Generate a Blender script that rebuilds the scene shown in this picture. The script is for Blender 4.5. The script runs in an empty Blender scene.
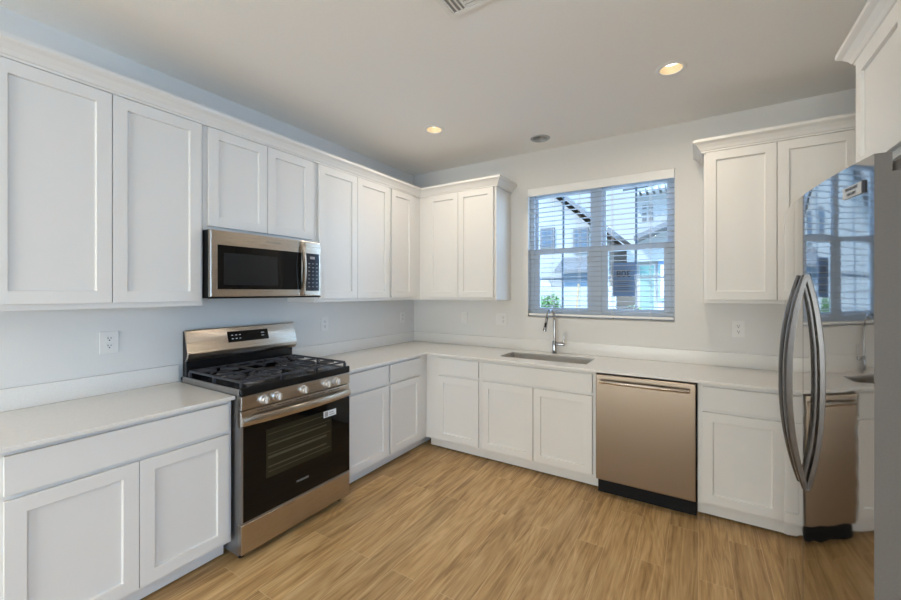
import bpy, bmesh, math, random
from mathutils import Vector, Matrix
PI = math.pi
random.seed(7)
S = bpy.context.scene
COL = S.collection

# ------------------------------------------------------------------ camera
cam_d = bpy.data.cameras.new('camera')
cam = bpy.data.objects.new('camera', cam_d)
COL.objects.link(cam)
cam.location = (2.723, -3.55, 1.442)
cam.rotation_euler = (PI/2, 0, math.radians(32.14))
cam_d.sensor_fit = 'HORIZONTAL'
cam_d.sensor_width = 36.0
cam_d.lens = 392.0/901*36
cam_d.shift_y = -8.35/901
cam_d.clip_start = 0.02
cam_d.clip_end = 200
S.camera = cam

# ------------------------------------------------------------------ colour management
S.view_settings.view_transform = 'Standard'
S.view_settings.look = 'None'
S.view_settings.gamma = 1.0
S.view_settings.use_curve_mapping = False
S.view_settings.exposure = 0.0
S.cycles.max_bounces = 10
S.cycles.diffuse_bounces = 6
S.cycles.glossy_bounces = 5
S.cycles.transparent_max_bounces = 12
S.cycles.sample_clamp_indirect = 6.0
S.cycles.caustics_reflective = False
S.cycles.caustics_refractive = False

# ------------------------------------------------------------------ sky, sun, fill lamps
W = bpy.data.worlds.new('sky')
S.world = W
W.use_nodes = True
nt = W.node_tree
nt.nodes.clear()
out = nt.nodes.new('ShaderNodeOutputWorld')
bg = nt.nodes.new('ShaderNodeBackground')
tc = nt.nodes.new('ShaderNodeTexCoord')
sx = nt.nodes.new('ShaderNodeSeparateXYZ')
rp = nt.nodes.new('ShaderNodeValToRGB')
rp.color_ramp.elements[0].position = 0.0
rp.color_ramp.elements[0].color = (0.66, 0.79, 0.94, 1)
rp.color_ramp.elements[1].position = 0.55
rp.color_ramp.elements[1].color = (1.35, 2.6, 4.6, 1)
for p_, c_ in ((0.22, (0.58, 0.75, 0.96, 1)), (0.38, (1.0, 1.75, 2.9, 1))):
    rp.color_ramp.elements.new(p_).color = c_
nt.links.new(tc.outputs['Generated'], sx.inputs[0])
nt.links.new(sx.outputs['Z'], rp.inputs[0])
# the sky is brighter and bluer toward the open east side (+x)
mr = nt.nodes.new('ShaderNodeMapRange')
mr.interpolation_type = 'SMOOTHSTEP'
mr.inputs['From Min'].default_value = 0.25
mr.inputs['From Max'].default_value = 0.75
mx_ = nt.nodes.new('ShaderNodeMix')
mx_.data_type = 'RGBA'
nt.links.new(sx.outputs['X'], mr.inputs['Value'])
nt.links.new(mr.outputs[0], mx_.inputs[0])
nt.links.new(rp.outputs[0], mx_.inputs[6])
mx_.inputs[7].default_value = (2.7, 4.3, 6.4, 1)
nt.links.new(mx_.outputs[2], bg.inputs['Color'])
bg.inputs['Strength'].default_value = 1.42
nt.links.new(bg.outputs[0], out.inputs['Surface'])


def lamp(name, kind, loc, energy, color, rot=(0, 0, 0), **kw):
    d = bpy.data.lights.new(name, kind)
    d.energy = energy
    d.color = color
    for k, v in kw.items():
        setattr(d, k, v)
    o = bpy.data.objects.new(name, d)
    o.location = loc
    o.rotation_euler = rot
    COL.objects.link(o)
    return o


sun = lamp('sun', 'SUN', (0, 0, 20), 4.2, (1.0, 0.95, 0.86), angle=0.01)
sun.rotation_euler = Vector((0.45, 0.60, -0.70)).to_track_quat('-Z', 'Y').to_euler()
# fill lamps added at the two unseen glazed doors, standing in for daylight
lamp('patio_door_fill', 'AREA', (7.35, -5.6, 0.95), 8, (0.80, 0.90, 1.0), rot=(0, PI/2+math.radians(55), 0),
     shape='RECTANGLE', size=1.6, size_y=3.6)
lamp('rear_door_fill', 'AREA', (1.6, -7.85, 1.02), 130, (0.94, 1.0, 0.98), rot=(PI/2, 0, 0),
     shape='RECTANGLE', size=2.4, size_y=1.8)
# fill lamps added outside the kitchen window, unseen, standing in for sky and ground light
for nm_, at_, to_, en_, sz_ in (('kitchen_side_fill', (3.9, 1.5, 1.95), (1.3, -0.5, 1.7), 60, 1.5),
                                ('kitchen_ground_fill', (2.0, 1.25, 0.35), (1.9, 0.0, 1.9), 30, 1.4)):
    k_ = lamp(nm_, 'AREA', at_, en_, (0.66, 0.84, 1.0), shape='SQUARE', size=sz_)
    k_.rotation_euler = (Vector(to_)-Vector(at_)).to_track_quat('-Z', 'Y').to_euler()
CAN_POWER = 6.8
CAN_COLOR = (1.0, 0.86, 0.69)


# ------------------------------------------------------------------ materials
def mat(name, color=(0.8, 0.8, 0.8), rough=0.5, metal=0.0, spec=0.5, emit=None, estr=0.0):
    m = bpy.data.materials.new(name)
    m.use_nodes = True
    b = m.node_tree.nodes['Principled BSDF']
    b.inputs['Base Color'].default_value = (*color, 1)
    b.inputs['Roughness'].default_value = rough
    b.inputs['Metallic'].default_value = metal
    b.inputs['Specular IOR Level'].default_value = spec
    if emit:
        b.inputs['Emission Color'].default_value = (*emit, 1)
        b.inputs['Emission Strength'].default_value = estr
    return m


def nodes(m):
    n = m.node_tree.nodes
    return n, m.node_tree.links, n['Principled BSDF']


def coords(n, l, scale=(1, 1, 1), rot=(0, 0, 0), loc=(0, 0, 0)):
    t = n.new('ShaderNodeTexCoord')
    mp = n.new('ShaderNodeMapping')
    mp.inputs['Scale'].default_value = scale
    mp.inputs['Rotation'].default_value = rot
    mp.inputs['Location'].default_value = loc
    l.new(t.outputs['Object'], mp.inputs[0])
    return mp


def noisy(m, scale, amt, mapscale=(1, 1, 1), bump=0.0, detail=4.0, rough_amt=0.0):
    """multiply the base colour by a low-contrast noise, optional bump"""
    n, l, b = nodes(m)
    mp = coords(n, l, mapscale)
    t = n.new('ShaderNodeTexNoise')
    t.inputs['Scale'].default_value = scale
    t.inputs['Detail'].default_value = detail
    l.new(mp.outputs[0], t.inputs['Vector'])
    c = b.inputs['Base Color'].default_value[:]
    r = n.new('ShaderNodeValToRGB')
    r.color_ramp.elements[0].position = 0.3
    r.color_ramp.elements[1].position = 0.7
    r.color_ramp.elements[0].color = (c[0]*(1-amt), c[1]*(1-amt), c[2]*(1-amt), 1)
    r.color_ramp.elements[1].color = (min(1, c[0]*(1+amt)), min(1, c[1]*(1+amt)), min(1, c[2]*(1+amt)), 1)
    l.new(t.outputs[0], r.inputs[0])
    l.new(r.outputs[0], b.inputs['Base Color'])
    if bump:
        bp = n.new('ShaderNodeBump')
        bp.inputs['Strength'].default_value = bump
        bp.inputs['Distance'].default_value = 0.002
        l.new(t.outputs[0], bp.inputs['Height'])
        l.new(bp.outputs[0], b.inputs['Normal'])
    return m


M = {}
M['wall'] = noisy(mat('wall_paint', (0.69, 0.68, 0.66), 0.9, spec=0.2), 180, 0.015, bump=0.15)
M['ceiling'] = noisy(mat('ceiling_paint', (0.86, 0.85, 0.83), 0.95, spec=0.1), 160, 0.015, bump=0.2)
M['cab'] = noisy(mat('cabinet_white', (0.73, 0.715, 0.69), 0.38, spec=0.4), 6, 0.006)
M['cab_in'] = mat('cabinet_gap', (0.55, 0.53, 0.50), 0.7)
M['quartz'] = noisy(mat('quartz', (0.74, 0.72, 0.69), 0.22, spec=0.5), 130, 0.035, detail=6)
M['white_plastic'] = noisy(mat('white_plastic', (0.80, 0.79, 0.77), 0.35), 40, 0.01)
M['slot'] = noisy(mat('slot_dark', (0.05, 0.05, 0.05), 0.6), 40, 0.05)
M['duct'] = noisy(mat('duct_grey', (0.36, 0.36, 0.36), 0.7), 40, 0.05)
M['black'] = noisy(mat('black_enamel', (0.007, 0.007, 0.008), 0.25, spec=0.35), 30, 0.08)
M['black_matte'] = noisy(mat('black_matte', (0.007, 0.007, 0.008), 0.6, spec=0.2), 30, 0.08)
M['iron'] = noisy(mat('cast_iron', (0.035, 0.036, 0.045), 0.5), 60, 0.15, bump=0.2)
M['black_glass'] = noisy(mat('black_glass', (0.004, 0.004, 0.004), 0.05, spec=0.25), 8, 0.05)
M['smoke_glass'] = noisy(mat('smoke_glass', (0.022, 0.020, 0.012), 0.10, spec=0.3), 8, 0.05)
M['rack'] = noisy(mat('rack_seen_through_glass', (0.075, 0.070, 0.048), 0.12, spec=0.3), 8, 0.1)
M['screen_glass'] = noisy(mat('screen_glass', (0.014, 0.015, 0.016), 0.15, spec=0.3), 8, 0.05)
M['key_glass'] = noisy(mat('key_glass', (0.010, 0.016, 0.028), 0.10), 8, 0.05)
M['chrome'] = noisy(mat('chrome', (0.42, 0.42, 0.43), 0.08, metal=1), 20, 0.02)
M['satin'] = noisy(mat('satin_metal', (0.72, 0.70, 0.68), 0.35, metal=0.85), 30, 0.03)
M['grey_metal'] = noisy(mat('grey_metal', (0.30, 0.29, 0.29), 0.35, metal=0.8), 30, 0.04)
M['fridge_side'] = noisy(mat('fridge_side', (0.115, 0.102, 0.09), 0.55, spec=0.3), 200, 0.04, bump=0.05)
M['badge_silver'] = noisy(mat('badge_silver', (0.55, 0.56, 0.57), 0.4), 20, 0.02)
M['dark_metal'] = noisy(mat('dark_handle_metal', (0.135, 0.13, 0.13), 0.24, metal=0.9), 30, 0.04)
M['ink'] = noisy(mat('ink_white', (0.75, 0.77, 0.80), 0.5), 20, 0.01)
M['ink_dark'] = noisy(mat('ink_dark', (0.03, 0.035, 0.05), 0.5), 20, 0.01)
M['ink_dim'] = noisy(mat('ink_dim', (0.15, 0.17, 0.20), 0.4), 20, 0.01)
M['ink_grey'] = noisy(mat('ink_grey', (0.30, 0.29, 0.28), 0.4), 20, 0.01)
M['baffle'] = noisy(mat('can_baffle', (0.70, 0.58, 0.40), 0.5), 20, 0.01)
M['lens'] = mat('can_lens', (0.9, 0.9, 0.9), 0.5, emit=(1.0, 0.93, 0.80), estr=4.0)
M['lens_off'] = noisy(mat('lens_off', (0.42, 0.43, 0.44), 0.5), 20, 0.02)
M['vinyl'] = noisy(mat('vinyl_shade_tint', (0.50, 0.56, 0.63), 0.4), 20, 0.01)  # white vinyl with a bluish shade put into its colour
M['muntin'] = noisy(mat('muntin_shade_tint', (0.22, 0.30, 0.40), 0.5), 20, 0.02)  # shade against the bright panes painted into the muntin colour
M['plate'] = noisy(mat('cover_plate_paint', (0.73, 0.72, 0.70), 0.35), 40, 0.01)
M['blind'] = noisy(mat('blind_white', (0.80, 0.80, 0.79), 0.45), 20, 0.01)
M['slat'] = noisy(mat('slat_shade_tint', (0.40, 0.435, 0.48), 0.5), 20, 0.01)  # white slats, their dim backlit look painted in as grey
M['cord'] = noisy(mat('blind_cord', (0.7, 0.7, 0.7), 0.8), 20, 0.01)
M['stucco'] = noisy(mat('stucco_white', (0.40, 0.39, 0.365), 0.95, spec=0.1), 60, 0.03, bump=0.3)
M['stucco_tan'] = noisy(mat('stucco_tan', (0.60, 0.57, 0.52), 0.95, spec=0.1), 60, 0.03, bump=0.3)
M['corbel'] = noisy(mat('corbel_white', (0.62, 0.60, 0.57), 0.9, spec=0.1), 30, 0.03)
M['fascia'] = noisy(mat('fascia_grey', (0.16, 0.15, 0.145), 0.7), 20, 0.04)
M['slate'] = noisy(mat('bay_slate', (0.16, 0.22, 0.27), 0.7), 20, 0.04)
M['tile'] = noisy(mat('roof_tile', (0.42, 0.36, 0.32), 0.8), 9, 0.25)
M['green_door'] = noisy(mat('green_door', (0.12, 0.24, 0.21), 0.5), 10, 0.05)
M['house_glass'] = noisy(mat('house_glass', (0.10, 0.14, 0.18), 0.1), 10, 0.05)
M['ground'] = noisy(mat('outside_ground', (0.62, 0.60, 0.56), 0.95, spec=0.1), 7, 0.12)
M['bush'] = noisy(mat('bush_leaf', (0.12, 0.22, 0.06), 0.7), 14, 0.35)
M['wood_stake'] = noisy(mat('stake_wood', (0.45, 0.30, 0.16), 0.8), 20, 0.15)
M['sign_blue'] = noisy(mat('sign_blue', (0.17, 0.29, 0.50), 0.6), 12, 0.05)


def brushed(name, color, rough, mapscale, scale, bump, aniso_amt=0.12, aniso=0.7, turn=0.25):
    m = mat(name, color, rough, metal=1.0)
    n, l, b = nodes(m)
    b.inputs['Anisotropic'].default_value = aniso
    b.inputs['Anisotropic Rotation'].default_value = turn
    tg = n.new('ShaderNodeTangent')
    tg.direction_type = 'RADIAL'
    tg.axis = 'Z'
    l.new(tg.outputs[0], b.inputs['Tangent'])
    mp = coords(n, l, mapscale)
    t = n.new('ShaderNodeTexNoise')
    t.inputs['Scale'].default_value = scale
    t.inputs['Detail'].default_value = 3
    l.new(mp.outputs[0], t.inputs['Vector'])
    mr = n.new('ShaderNodeMapRange')
    mr.inputs['To Min'].default_value = rough-aniso_amt*0.5
    mr.inputs['To Max'].default_value = rough+aniso_amt*0.5
    l.new(t.outputs[0], mr.inputs['Value'])
    l.new(mr.outputs[0], b.inputs['Roughness'])
    bp = n.new('ShaderNodeBump')
    bp.inputs['Strength'].default_value = bump
    bp.inputs['Distance'].default_value = 0.001
    l.new(t.outputs[0], bp.inputs['Height'])
    l.new(bp.outputs[0], b.inputs['Normal'])
    return m


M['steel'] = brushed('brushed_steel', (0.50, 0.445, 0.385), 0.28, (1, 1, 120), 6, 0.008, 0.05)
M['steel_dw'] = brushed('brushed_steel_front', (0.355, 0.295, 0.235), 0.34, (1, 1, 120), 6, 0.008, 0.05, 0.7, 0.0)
M['steel_sink'] = brushed('sink_steel', (0.62, 0.59, 0.55), 0.28, (60, 1, 1), 6, 0.01, 0.05)


def fridge_steel():
    m = mat('mirror_steel', (0.40, 0.39, 0.38), 0.05, metal=1.0)
    n, l, b = nodes(m)
    mp = coords(n, l, (1.2, 1.2, 13))
    t = n.new('ShaderNodeTexNoise')
    t.inputs['Scale'].default_value = 1.0
    t.inputs['Detail'].default_value = 1.0
    l.new(mp.outputs[0], t.inputs['Vector'])
    bp = n.new('ShaderNodeBump')
    bp.inputs['Strength'].default_value = 0.05
    bp.inputs['Distance'].default_value = 0.02
    l.new(t.outputs[0], bp.inputs['Height'])
    l.new(bp.outputs[0], b.inputs['Normal'])
    return m


M['fridge'] = fridge_steel()


def glass():
    m = bpy.data.materials.new('window_glass')
    m.use_nodes = True
    n = m.node_tree.nodes
    l = m.node_tree.links
    n.clear()
    o = n.new('ShaderNodeOutputMaterial')
    mx = n.new('ShaderNodeMixShader')
    tr = n.new('ShaderNodeBsdfTransparent')
    tr.inputs[0].default_value = (0.93, 0.96, 0.97, 1)
    gl = n.new('ShaderNodeBsdfGlossy')
    gl.inputs['Roughness'].default_value = 0.02
    fr = n.new('ShaderNodeFresnel')
    fr.inputs[0].default_value = 1.45
    # reflect on the entry face only; the way out of the thin pane is clear
    ge = n.new('ShaderNodeNewGeometry')
    fm = n.new('ShaderNodeMath')
    fm.operation = 'MULTIPLY'
    iv = n.new('ShaderNodeMath')
    iv.operation = 'SUBTRACT'
    iv.inputs[0].default_value = 1.0
    l.new(ge.outputs['Backfacing'], iv.inputs[1])
    l.new(fr.outputs[0], fm.inputs[0])
    l.new(iv.outputs[0], fm.inputs[1])
    l.new(fm.outputs[0], mx.inputs[0])
    l.new(tr.outputs[0], mx.inputs[1])
    l.new(gl.outputs[0], mx.inputs[2])
    l.new(mx.outputs[0], o.inputs[0])
    return m


M['glass'] = glass()


def floor_mat():
    m = mat('oak_plank', (0.5, 0.36, 0.2), 0.42, spec=0.4)
    n, l, b = nodes(m)
    # planks run along y: rotate so that the brick rows run along y
    mp = coords(n, l, (1, 1, 1), (0, 0, PI/2), (0.0, 1.02+0.15*8, 0))
    br = n.new('ShaderNodeTexBrick')
    br.inputs['Color1'].default_value = (0.0, 0.0, 0.0, 1)
    br.inputs['Color2'].default_value = (1, 1, 1, 1)
    br.inputs['Mortar'].default_value = (0.5, 0.5, 0.5, 1)
    br.inputs['Scale'].default_value = 1.0
    br.inputs['Brick Width'].default_value = 1.22
    br.inputs['Row Height'].default_value = 0.15
    br.inputs['Mortar Size'].default_value = 0.0011
    br.inputs['Mortar Smooth'].default_value = 0.1
    br.offset = 0.37
    br.offset_frequency = 2
    l.new(mp.outputs[0], br.inputs['Vector'])
    # per-plank offset for the grain
    sep = n.new('ShaderNodeSeparateColor')
    l.new(br.outputs['Color'], sep.inputs[0])
    tco = n.new('ShaderNodeTexCoord')
    addv = n.new('ShaderNodeVectorMath')
    addv.operation = 'ADD'
    cmb = n.new('ShaderNodeCombineXYZ')
    mul = n.new('ShaderNodeMath')
    mul.operation = 'MULTIPLY'
    mul.inputs[1].default_value = 7.3
    l.new(sep.outputs[0], mul.inputs[0])
    l.new(mul.outputs[0], cmb.inputs[1])
    l.new(mul.outputs[0], cmb.inputs[2])
    l.new(tco.outputs['Object'], addv.inputs[0])
    l.new(cmb.outputs[0], addv.inputs[1])

    def nz(sc, detail, dist, rough=0.55):
        mpp = n.new('ShaderNodeMapping')
        mpp.inputs['Scale'].default_value = sc
        l.new(addv.outputs[0], mpp.inputs[0])
        t = n.new('ShaderNodeTexNoise')
        t.inputs['Scale'].default_value = 1
        t.inputs['Detail'].default_value = detail
        t.inputs['Roughness'].default_value = rough
        t.inputs['Distortion'].default_value = dist
        l.new(mpp.outputs[0], t.inputs['Vector'])
        return t
    grain = nz((75, 3.2, 3), 6, 0.5, 0.68)
    broad = nz((14, 1.3, 2), 3, 1.2)
    ramp = n.new('ShaderNodeValToRGB')
    e = ramp.color_ramp.elements
    e[0].position = 0.39
    e[0].color = (0.30, 0.172, 0.066, 1)
    e[1].position = 0.63
    e[1].color = (0.66, 0.455, 0.235, 1)
    mid = ramp.color_ramp.elements.new(0.5)
    mid.color = (0.495, 0.312, 0.136, 1)
    rings = nz((7.5, 0.75, 2), 2, 0.6, 0.4)
    rm = n.new('ShaderNodeMath')
    rm.operation = 'MULTIPLY'
    rm.inputs[1].default_value = 95.0
    l.new(rings.outputs[0], rm.inputs[0])
    rs = n.new('ShaderNodeMath')
    rs.operation = 'SINE'
    l.new(rm.outputs[0], rs.inputs[0])
    rr = n.new('ShaderNodeMapRange')
    rr.inputs['From Min'].default_value = -1.0
    rr.inputs['To Min'].default_value = 0.36
    rr.inputs['To Max'].default_value = 0.64
    l.new(rs.outputs[0], rr.inputs['Value'])
    gmx = n.new('ShaderNodeMix')
    gmx.inputs[0].default_value = 0.30
    l.new(grain.outputs[0], gmx.inputs[2])
    l.new(rr.outputs[0], gmx.inputs[3])
    mixf = n.new('ShaderNodeMix')
    mixf.inputs[0].default_value = 0.60
    l.new(broad.outputs[0], mixf.inputs[2])
    l.new(gmx.outputs[0], mixf.inputs[3])
    l.new(mixf.outputs[0], ramp.inputs[0])
    # plank-to-plank tone
    tone = n.new('ShaderNodeMapRange')
    tone.inputs['To Min'].default_value = 0.86
    tone.inputs['To Max'].default_value = 1.10
    l.new(sep.outputs[0], tone.inputs['Value'])
    mult = n.new('ShaderNodeMix')
    mult.data_type = 'RGBA'
    mult.blend_type = 'MULTIPLY'
    mult.inputs[0].default_value = 1
    l.new(ramp.outputs[0], mult.inputs[6])
    l.new(tone.outputs[0], mult.inputs[7])
    seam = n.new('ShaderNodeMix')
    seam.data_type = 'RGBA'
    l.new(br.outputs['Fac'], seam.inputs[0])
    l.new(mult.outputs[2], seam.inputs[6])
    seam.inputs[7].default_value = (0.66, 0.48, 0.28, 1)
    l.new(seam.outputs[2], b.inputs['Base Color'])
    bp = n.new('ShaderNodeBump')
    bp.inputs['Strength'].default_value = 0.12
    bp.inputs['Distance'].default_value = 0.001
    l.new(grain.outputs[0], bp.inputs['Height'])
    l.new(bp.outputs[0], b.inputs['Normal'])
    return m


M['floor'] = floor_mat()


# ------------------------------------------------------------------ mesh helpers
class MB:
    def __init__(s):
        s.bm = bmesh.new()

    def quad(s, *pts):
        return s.bm.faces.new([s.bm.verts.new(p) for p in pts])

    def box(s, x0, x1, y0, y1, z0, z1):
        v = [s.bm.verts.new(p) for p in ((x0, y0, z0), (x1, y0, z0), (x1, y1, z0), (x0, y1, z0),
                                         (x0, y0, z1), (x1, y0, z1), (x1, y1, z1), (x0, y1, z1))]
        for f in ((0, 3, 2, 1), (4, 5, 6, 7), (0, 1, 5, 4), (1, 2, 6, 5), (2, 3, 7, 6), (3, 0, 4, 7)):
            s.bm.faces.new([v[i] for i in f])
        return s

    def hexa(s, pts):
        """eight corners, bottom four then top four"""
        v = [s.bm.verts.new(p) for p in pts]
        for f in ((0, 3, 2, 1), (4, 5, 6, 7), (0, 1, 5, 4), (1, 2, 6, 5), (2, 3, 7, 6), (3, 0, 4, 7)):
            s.bm.faces.new([v[i] for i in f])
        return s

    def lathe(s, prof, origin=(0, 0, 0), axis=(0, 0, 1), seg=28, cap=True):
        q = Vector(axis).normalized().to_track_quat('Z', 'Y')
        o = Vector(origin)
        rings = []
        for r, h in prof:
            rings.append([s.bm.verts.new(o + q @ Vector((r*math.cos(2*PI*k/seg), r*math.sin(2*PI*k/seg), h))) for k in range(seg)])
        for a, b in zip(rings, rings[1:]):
            for k in range(seg):
                s.bm.faces.new((a[k], a[(k+1) % seg], b[(k+1) % seg], b[k]))
        if cap:
            if prof[0][0] > 1e-5:
                s.bm.faces.new(list(reversed(rings[0])))
            if prof[-1][0] > 1e-5:
                s.bm.faces.new(rings[-1])
        return s

    def cyl(s, p0, p1, r, seg=20, r1=None):
        p0 = Vector(p0)
        d = Vector(p1)-p0
        return s.lathe([(r, 0), (r if r1 is None else r1, d.length)], p0, d, seg)

    def tube(s, pts, r, seg=14):
        """r a radius, or a list of radii"""
        pts = [Vector(p) for p in pts]
        rs = r if isinstance(r, (list, tuple)) else [r]*len(pts)
        rings = []
        up = None
        for i, p in enumerate(pts):
            t = (pts[min(i+1, len(pts)-1)] - pts[max(i-1, 0)]).normalized()
            if up is None:
                up = Vector((0, 0, 1)) if abs(t.z) < 0.9 else Vector((1, 0, 0))
            u = (up - t*up.dot(t)).normalized()
            w = t.cross(u)
            up = u
            rings.append([s.bm.verts.new(p + u*rs[i]*math.cos(2*PI*k/seg) + w*rs[i]*math.sin(2*PI*k/seg)) for k in range(seg)])
        for a, b in zip(rings, rings[1:]):
            for k in range(seg):
                s.bm.faces.new((a[k], a[(k+1) % seg], b[(k+1) % seg], b[k]))
        s.bm.faces.new(list(reversed(rings[0])))
        s.bm.faces.new(rings[-1])
        return s

    def ribbon(s, frames):
        """sweep: list of equal-length closed loops of points"""
        loops = [[s.bm.verts.new(p) for p in f] for f in frames]
        n = len(loops[0])
        for a, b in zip(loops, loops[1:]):
            for k in range(n):
                s.bm.faces.new((a[k], a[(k+1) % n], b[(k+1) % n], b[k]))
        s.bm.faces.new(list(reversed(loops[0])))
        s.bm.faces.new(loops[-1])
        return s

    def slab(s, xs, ys, z0, z1, keep):
        """plate of grid cells without inner faces"""
        vt, vb = {}, {}

        def g(d, i, j, z):
            if (i, j) not in d:
                d[(i, j)] = s.bm.verts.new((xs[i], ys[j], z))
            return d[(i, j)]
        on = lambda i, j: 0 <= i < len(xs)-1 and 0 <= j < len(ys)-1 and keep((xs[i]+xs[i+1])/2, (ys[j]+ys[j+1])/2)
        for i in range(len(xs)-1):
            for j in range(len(ys)-1):
                if not on(i, j):
                    continue
                c = [(i, j), (i+1, j), (i+1, j+1), (i, j+1)]
                s.bm.faces.new([g(vt, *p, z1) for p in c])
                s.bm.faces.new([g(vb, *p, z0) for p in reversed(c)])
                for (a, b), (di, dj) in zip(((c[0], c[1]), (c[1], c[2]), (c[2], c[3]), (c[3], c[0])), ((0, -1), (1, 0), (0, 1), (-1, 0))):
                    if not on(i+di, j+dj):
                        s.bm.faces.new((g(vb, *a, z0), g(vb, *b, z0), g(vt, *b, z1), g(vt, *a, z1)))
        return s

    def prism(s, poly, d0, d1, to):
        """polygon of 2D points extruded from d0 to d1; to(a, b, d) gives the 3D point"""
        a = [s.bm.verts.new(to(p[0], p[1], d0)) for p in poly]
        b = [s.bm.verts.new(to(p[0], p[1], d1)) for p in poly]
        n = len(poly)
        s.bm.faces.new(list(reversed(a)))
        s.bm.faces.new(b)
        for k in range(n):
            s.bm.faces.new((a[k], a[(k+1) % n], b[(k+1) % n], b[k]))
        return s

    def build(s, name, m, parent=None, bevel=0.0, seg=2, smooth=False, swap=None):
        bmesh.ops.recalc_face_normals(s.bm, faces=s.bm.faces)
        if parent is not None:
            off = origin_of(parent)
            bmesh.ops.translate(s.bm, verts=s.bm.verts, vec=-off)
        me = bpy.data.meshes.new(name)
        s.bm.to_mesh(me)
        s.bm.free()
        o = bpy.data.objects.new(name, me)
        COL.objects.link(o)
        me.materials.append(M[m] if isinstance(m, str) else m)
        if parent is not None:
            o.parent = parent
        if smooth:
            for p in me.polygons:
                p.use_smooth = True
            me.set_sharp_from_angle(angle=math.radians(38))
        if bevel:
            b = o.modifiers.new('bevel', 'BEVEL')
            b.width = bevel
            b.segments = seg
            b.limit_method = 'ANGLE'
            b.angle_limit = math.radians(50)
        return o


def origin_of(o):
    v = Vector((0, 0, 0))
    while o is not None:
        v = v + o.location
        o = o.parent
    return v


def tag(o, label=None, cat=None, group=None, kind=None):
    if label:
        o['label'] = label
    if cat:
        o['category'] = cat
    if group:
        o['group'] = group
    if kind:
        o['kind'] = kind
    return o


def thing(name, loc, label, cat, group=None, kind=None):
    o = bpy.data.objects.new(name, None)
    o.empty_display_size = 0.1
    o.location = loc
    COL.objects.link(o)
    return tag(o, label, cat, group, kind)


def text(name, body, size, m, parent, loc, rot, extrude=0.0006, mirror=False, align='CENTER'):
    c = bpy.data.curves.new(name, 'FONT')
    c.body = body
    c.size = size
    c.extrude = extrude
    c.align_x = align
    c.align_y = 'CENTER'
    tmp = bpy.data.objects.new(name+'_curve', c)
    COL.objects.link(tmp)
    bpy.context.view_layer.update()
    me = bpy.data.meshes.new_from_object(tmp.evaluated_get(bpy.context.evaluated_depsgraph_get()))
    bpy.data.objects.remove(tmp)
    if mirror:
        for v in me.vertices:
            v.co.x = -v.co.x
        me.flip_normals()
    me.materials.clear()
    me.materials.append(M[m])
    o = bpy.data.objects.new(name, me)
    o.rotation_euler = rot
    o.location = Vector(loc) - (origin_of(parent) if parent else Vector((0, 0, 0)))
    o.parent = parent
    COL.objects.link(o)
    return o


# wall-plane mapping: (a along the wall, z up, d out of the wall face)
def plane_x(face, sgn=1):
    return lambda a, z, d: (face+sgn*d, a, z)


def plane_y(face, sgn=-1):
    return lambda a, z, d: (a, face+sgn*d, z)


def shaker(mb, to, a0, a1, z0, z1, t=0.019, st=0.057, rec=0.013):
    """shaker door: frame with a recessed flat panel"""
    bm = mb.bm
    V = lambda a, z, d: bm.verts.new(to(a, z, d))
    ob = [V(a0, z0, 0), V(a1, z0, 0), V(a1, z1, 0), V(a0, z1, 0)]
    of = [V(a0, z0, t), V(a1, z0, t), V(a1, z1, t), V(a0, z1, t)]
    b0, b1, c0, c1 = a0+st, a1-st, z0+st, z1-st
    inf = [V(b0, c0, t), V(b1, c0, t), V(b1, c1, t), V(b0, c1, t)]
    k = 0.0015
    ip = [V(b0+k, c0+k, t-rec), V(b1-k, c0+k, t-rec), V(b1-k, c1-k, t-rec), V(b0+k, c1-k, t-rec)]
    for i in range(4):
        j = (i+1) % 4
        bm.faces.new((ob[i], ob[j], of[j], of[i]))
        bm.faces.new((of[i], of[j], inf[j], inf[i]))
        bm.faces.new((inf[i], inf[j], ip[j], ip[i]))
    bm.faces.new(ip)
    bm.faces.new(list(reversed(ob)))


def pbox(mb, to, a0, a1, z0, z1, d0, d1):
    c = lambda d: [to(a0, z0, d), to(a1, z0, d), to(a1, z1, d), to(a0, z1, d)]
    mb.hexa(c(d0)+c(d1))
    return mb


def door(parent, to, a0, a1, z0, z1):
    mb = MB()
    shaker(mb, to, a0, a1, z0, z1)
    return mb.build('door', 'cab', parent, bevel=0.0012, seg=1)


def drawer(parent, to, a0, a1, z0, z1):
    return pbox(MB(), to, a0, a1, z0, z1, 0, 0.019).build('drawer_front', 'cab', parent, bevel=0.002, seg=2)


# ------------------------------------------------------------------ THE ROOM
H = 2.76
XR, YF, XE = 3.90, -8.0, 7.5      # kitchen right wall, far rear wall, far right wall
MB().slab([-0.15, XE+0.15], [YF-0.15, 0.15], -0.12, 0.0, lambda x, y: True).build('floor', 'floor')
tag(bpy.data.objects['floor'], kind='structure')

CANS = [(0.914, -0.922), (2.595, -0.896)]
OFFCAN = (1.583, -0.285)
MORE_CANS = [(1.20, -4.75), (3.0, -4.75), (5.3, -3.9), (5.3, -6.3), (1.9, -6.6)]
HOLE = 0.062
SQ = 0.11


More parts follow.
